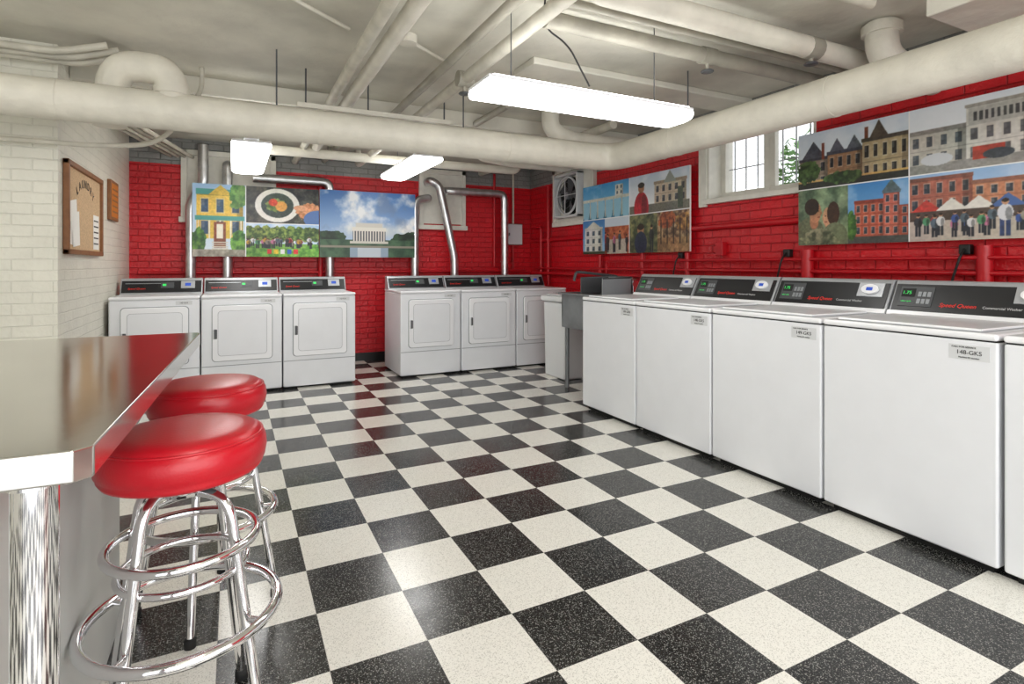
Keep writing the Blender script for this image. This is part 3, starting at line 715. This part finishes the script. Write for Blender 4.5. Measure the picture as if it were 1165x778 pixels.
for k in range(7): c.rect(-.01+.17*k,.05,.015+.17*k,.55,'b8b8a8')
c.bld(.72,.60,.88,.9,'d8d4c8','506070',2,2)
c=sub(D,0,0,.25,.5); c.sky('3c78b4','88b4d8',42,.3); c.bld(.1,.05,.9,.72,'dcdad4','3a4a58',3,3,'c8c4b8'); c.tri(.1,.9,.72,.5,.95,'d0ccc0'); c.rect(0,0,1,.08,'34402c')
c=sub(D,.25,0,.5,.5); c.tex(0,0,1,1,'8a4028','c0704a',44,10); c.rect(.1,0,.9,.4,'b8b0a0'); c.crowd(7,.08,.5,5); c.rect(0,.75,1,1,'c8d4de')
c=sub(D,.5,.5,1,1); c.sky('b8c8d8','e8e6e0',45,.5); c.bld(.45,.2,.95,.7,'b8a890','3a3c40',5,2,'8a7a68'); c.tri(.6,.8,.7,.7,.98,'8a9088'); c.rect(0,0,1,.22,'6a665c'); c.ell(.22,.15,.13,.42,'b4202a'); c.ell(.27,.2,.05,.3,'801820'); c.ell(.22,.66,.055,.12,'9a6848'); c.ell(.22,.74,.06,.07,'241812'); c.rect(.82,.05,.9,.55,'404a3c')
c=sub(D,.5,0,.75,.5); c.tex(0,0,1,1,'3c4430','8a8458',46,8); c.ell(.42,.60,.12,.13,'a87858'); c.ell(.42,.67,.12,.08,'2a1c14'); c.ell(.42,.25,.22,.3,'283048'); c.person(.8,.0,.7,'303030')
c=sub(D,.75,0,1,.5); c.tex(0,0,1,.35,'7a5a40','a8805a',47); c.tex(0,.35,1,1,'584030','c0a078',48,12); c.blob(.3,.8,.3,.25,'7a3a24','c86a38',49); c.blob(.8,.7,.25,.25,'5a3a24','b88a48',50)
for k in range(5): c.rect(.1+.2*k,.2,.13+.2*k,.8,'2c221a')
D=finish(D,140); D[:,179:181]=.95; D[84:86,:]=.93
E=np.ones((240,570,3))
c=sub(E,0,.5,.385,1); c.sky('c4d2e2','eceee8',51,.5)
c.bld(.02,.0,.30,.50,'8a7a6c','20242c',3,2,'3a3c46',.05); c.tri(.04,.28,.54,.16,.84,'4a4c56'); c.bld(.30,.0,.62,.55,'9a7454','181c24',4,2,'40424c',.06); c.tri(.32,.46,.60,.39,.82,'54565e'); c.tri(.48,.62,.60,.55,.82,'54565e')
c.rect(.24,.5,.27,.78,'7a4030'); c.rect(.64,.6,.67,.9,'7a4030')
c.bld(.62,.0,1.,.66,'b09a78','241f1e',5,2,'4a4038',.06); c.tri(.68,.84,.70,.76,.98,'54463c'); c.rect(0,0,1,.14,'2a2a26'); c.rect(0,.12,1,.15,'c8a060'); c.blob(.1,.3,.14,.22,'20301c','4f6a38',9); c.blob(.45,.14,.2,.12,'20301c','4f6a38',10)
c=sub(E,0,0,.19,.5); c.tex(0,0,1,1,'485a44','8a9a78',52,5); c.ell(.25,.18,.30,.32,'5c6248'); c.ell(.34,.42,.09,.14,'9a6a4c'); c.ell(.36,.58,.12,.19,'b07a5a'); c.ell(.29,.68,.15,.15,'2a1a12'); c.ell(.64,.36,.08,.12,'b08060'); c.ell(.62,.48,.11,.17,'c89472'); c.ell(.72,.54,.12,.2,'3a2418'); c.ell(.75,.12,.25,.26,'6d7458'); c.blob(.45,.08,.4,.22,'3d4630','8a8c6c',53)
c.ell(.42,.60,.014,.010,'20140e'); c.ell(.57,.50,.014,.010,'20140e'); c.ell(.43,.49,.03,.010,'7a3a30'); c.ell(.57,.40,.03,.010,'8a3a34'); c.ell(.48,.56,.018,.03,'a06c4e'); c.ell(.52,.46,.016,.03,'b88464')
c=sub(E,.19,0,.385,.5); c.sky('3f84c4','9cc4e4',54,.4); c.bld(.12,.12,.62,.66,'b0563f','2a3440',4,3,'8a3a2c',.05,'e8dcd0'); c.bld(.60,.12,.86,.78,'bc6450','2a3440',2,4,'5a6a70',.04,'e8dcd0'); c.tri(.58,.88,.82,.73,1.,'54646a'); c.bld(.86,.12,1,.58,'a04a35','2a3440',1,3); c.rect(0,0,1,.12,'4a4c48'); c.blob(.06,.3,.12,.28,'2f5424','5f8a3c',55)
c=sub(E,.385,.5,.69,1); c.sky('dfe6ee','eef0f0',56,.3); c.bld(.0,.1,.5,.6,'b8b4ac','4a5058',4,2,'8a8480'); c.bld(.5,.1,1,.86,'cfccc4','5a5a5c',4,3,'a09a92',.04); c.rect(.52,.60,.98,.84,'b4b2ac')
for k in range(9): c.rect(.56+.045*k,.66,.585+.045*k,.78,'4a4a4c')
c.rect(0,0,1,.14,'8e8c88'); c.ell(.25,.20,.14,.09,'c8ccd0'); c.rect(.55,.12,.8,.3,'a03828'); c.ell(.75,.17,.12,.07,'3a4048')
c=sub(E,.385,0,.69,.5); c.sky('8fb4dc','d8e4ee',57,.3); c.bld(0,.42,.55,.9,'a8604c','30343c',5,2,'7a4a3c',.05); c.bld(.55,.42,1,.78,'b87858','30343c',4,2,'8a5a48',.05); c.rect(0,.0,1,.30,'b8aca0')
for k,cc in enumerate(['b83a30','e0dcd4','e0dcd4','4a68a0']): c.tri(.02+.22*k,.30+.22*k,.44,.16+.22*k,.62,cc)
c.rect(0,.30,1,.44,'4a3c34'); c.crowd(15,.10,.30,8); c.person(.80,.04,.5,'d8dade','2a3860')
c=sub(E,.69,.5,1,1); c.tex(0,0,1,1,'3a2a1c','b88a40',58,6); c.bld(.25,.1,.95,.85,'d0a450','f4e0a0',4,3,'4a3020'); c.rect(0,0,1,.14,'5c4430')
c=sub(E,.69,0,1,.5); c.sky('7fa8d4','cfdfee',59,.4); c.bld(.2,.12,.9,.6,'a0503a','2c3038',5,2,'5c3a30'); c.rect(0,0,1,.14,'8c8880'); c.blob(.1,.35,.15,.3,'2c5220','5c8a3a',60); c.crowd(8,.05,.35,12)
E=finish(E,160)
E[:,int(.385*570)-1:int(.385*570)+1]=.95; E[:,int(.69*570)-1:int(.69*570)+1]=.95; E[119:121,:]=.95
yp=YB-.2
poster_obj((-.40,yp,1.31),0,1.31,.80,A)
poster_obj((.92,yp,1.31),0,1.17,.81,B)
poster_obj((XR-.06,5.66,1.345),-math.pi/2,1.77,.81,D)
poster_obj((XR-.06,2.77,1.365),-math.pi/2,2.0,.825,E)

# ---------------------------------------------------------------- light
wld=bpy.data.worlds.new('World'); SC.world=wld; wld.use_nodes=True
bg=wld.node_tree.nodes['Background']; bg.inputs[0].default_value=(.95,.97,1,1); bg.inputs[1].default_value=1.8
def area(name,loc,rot,sx,sy,e,col=(1,.98,.95)):
    l=bpy.data.lights.new(name,'AREA'); l.shape='RECTANGLE'; l.size=sx; l.size_y=sy; l.energy=e; l.color=col
    o=bpy.data.objects.new(name,l); COL.objects.link(o); o.location=loc; o.rotation_euler=rot; return o
area('rear_fill_light',(.6,-1.5,1.4),(math.radians(90),0,0),3.5,2.0,60)  # fill light added behind the camera; no doorway exists there

# ---------------------------------------------------------------- camera
cam=bpy.data.cameras.new('camera'); co=bpy.data.objects.new('camera',cam); COL.objects.link(co)
cam.sensor_width=36; cam.lens=36*630/1165; cam.clip_start=.05
th=math.radians(26.7)
co.location=(0,0,H); co.rotation_euler=(math.pi/2,0,-th)
cam.shift_y=-(389-301)/1165.
SC.camera=co
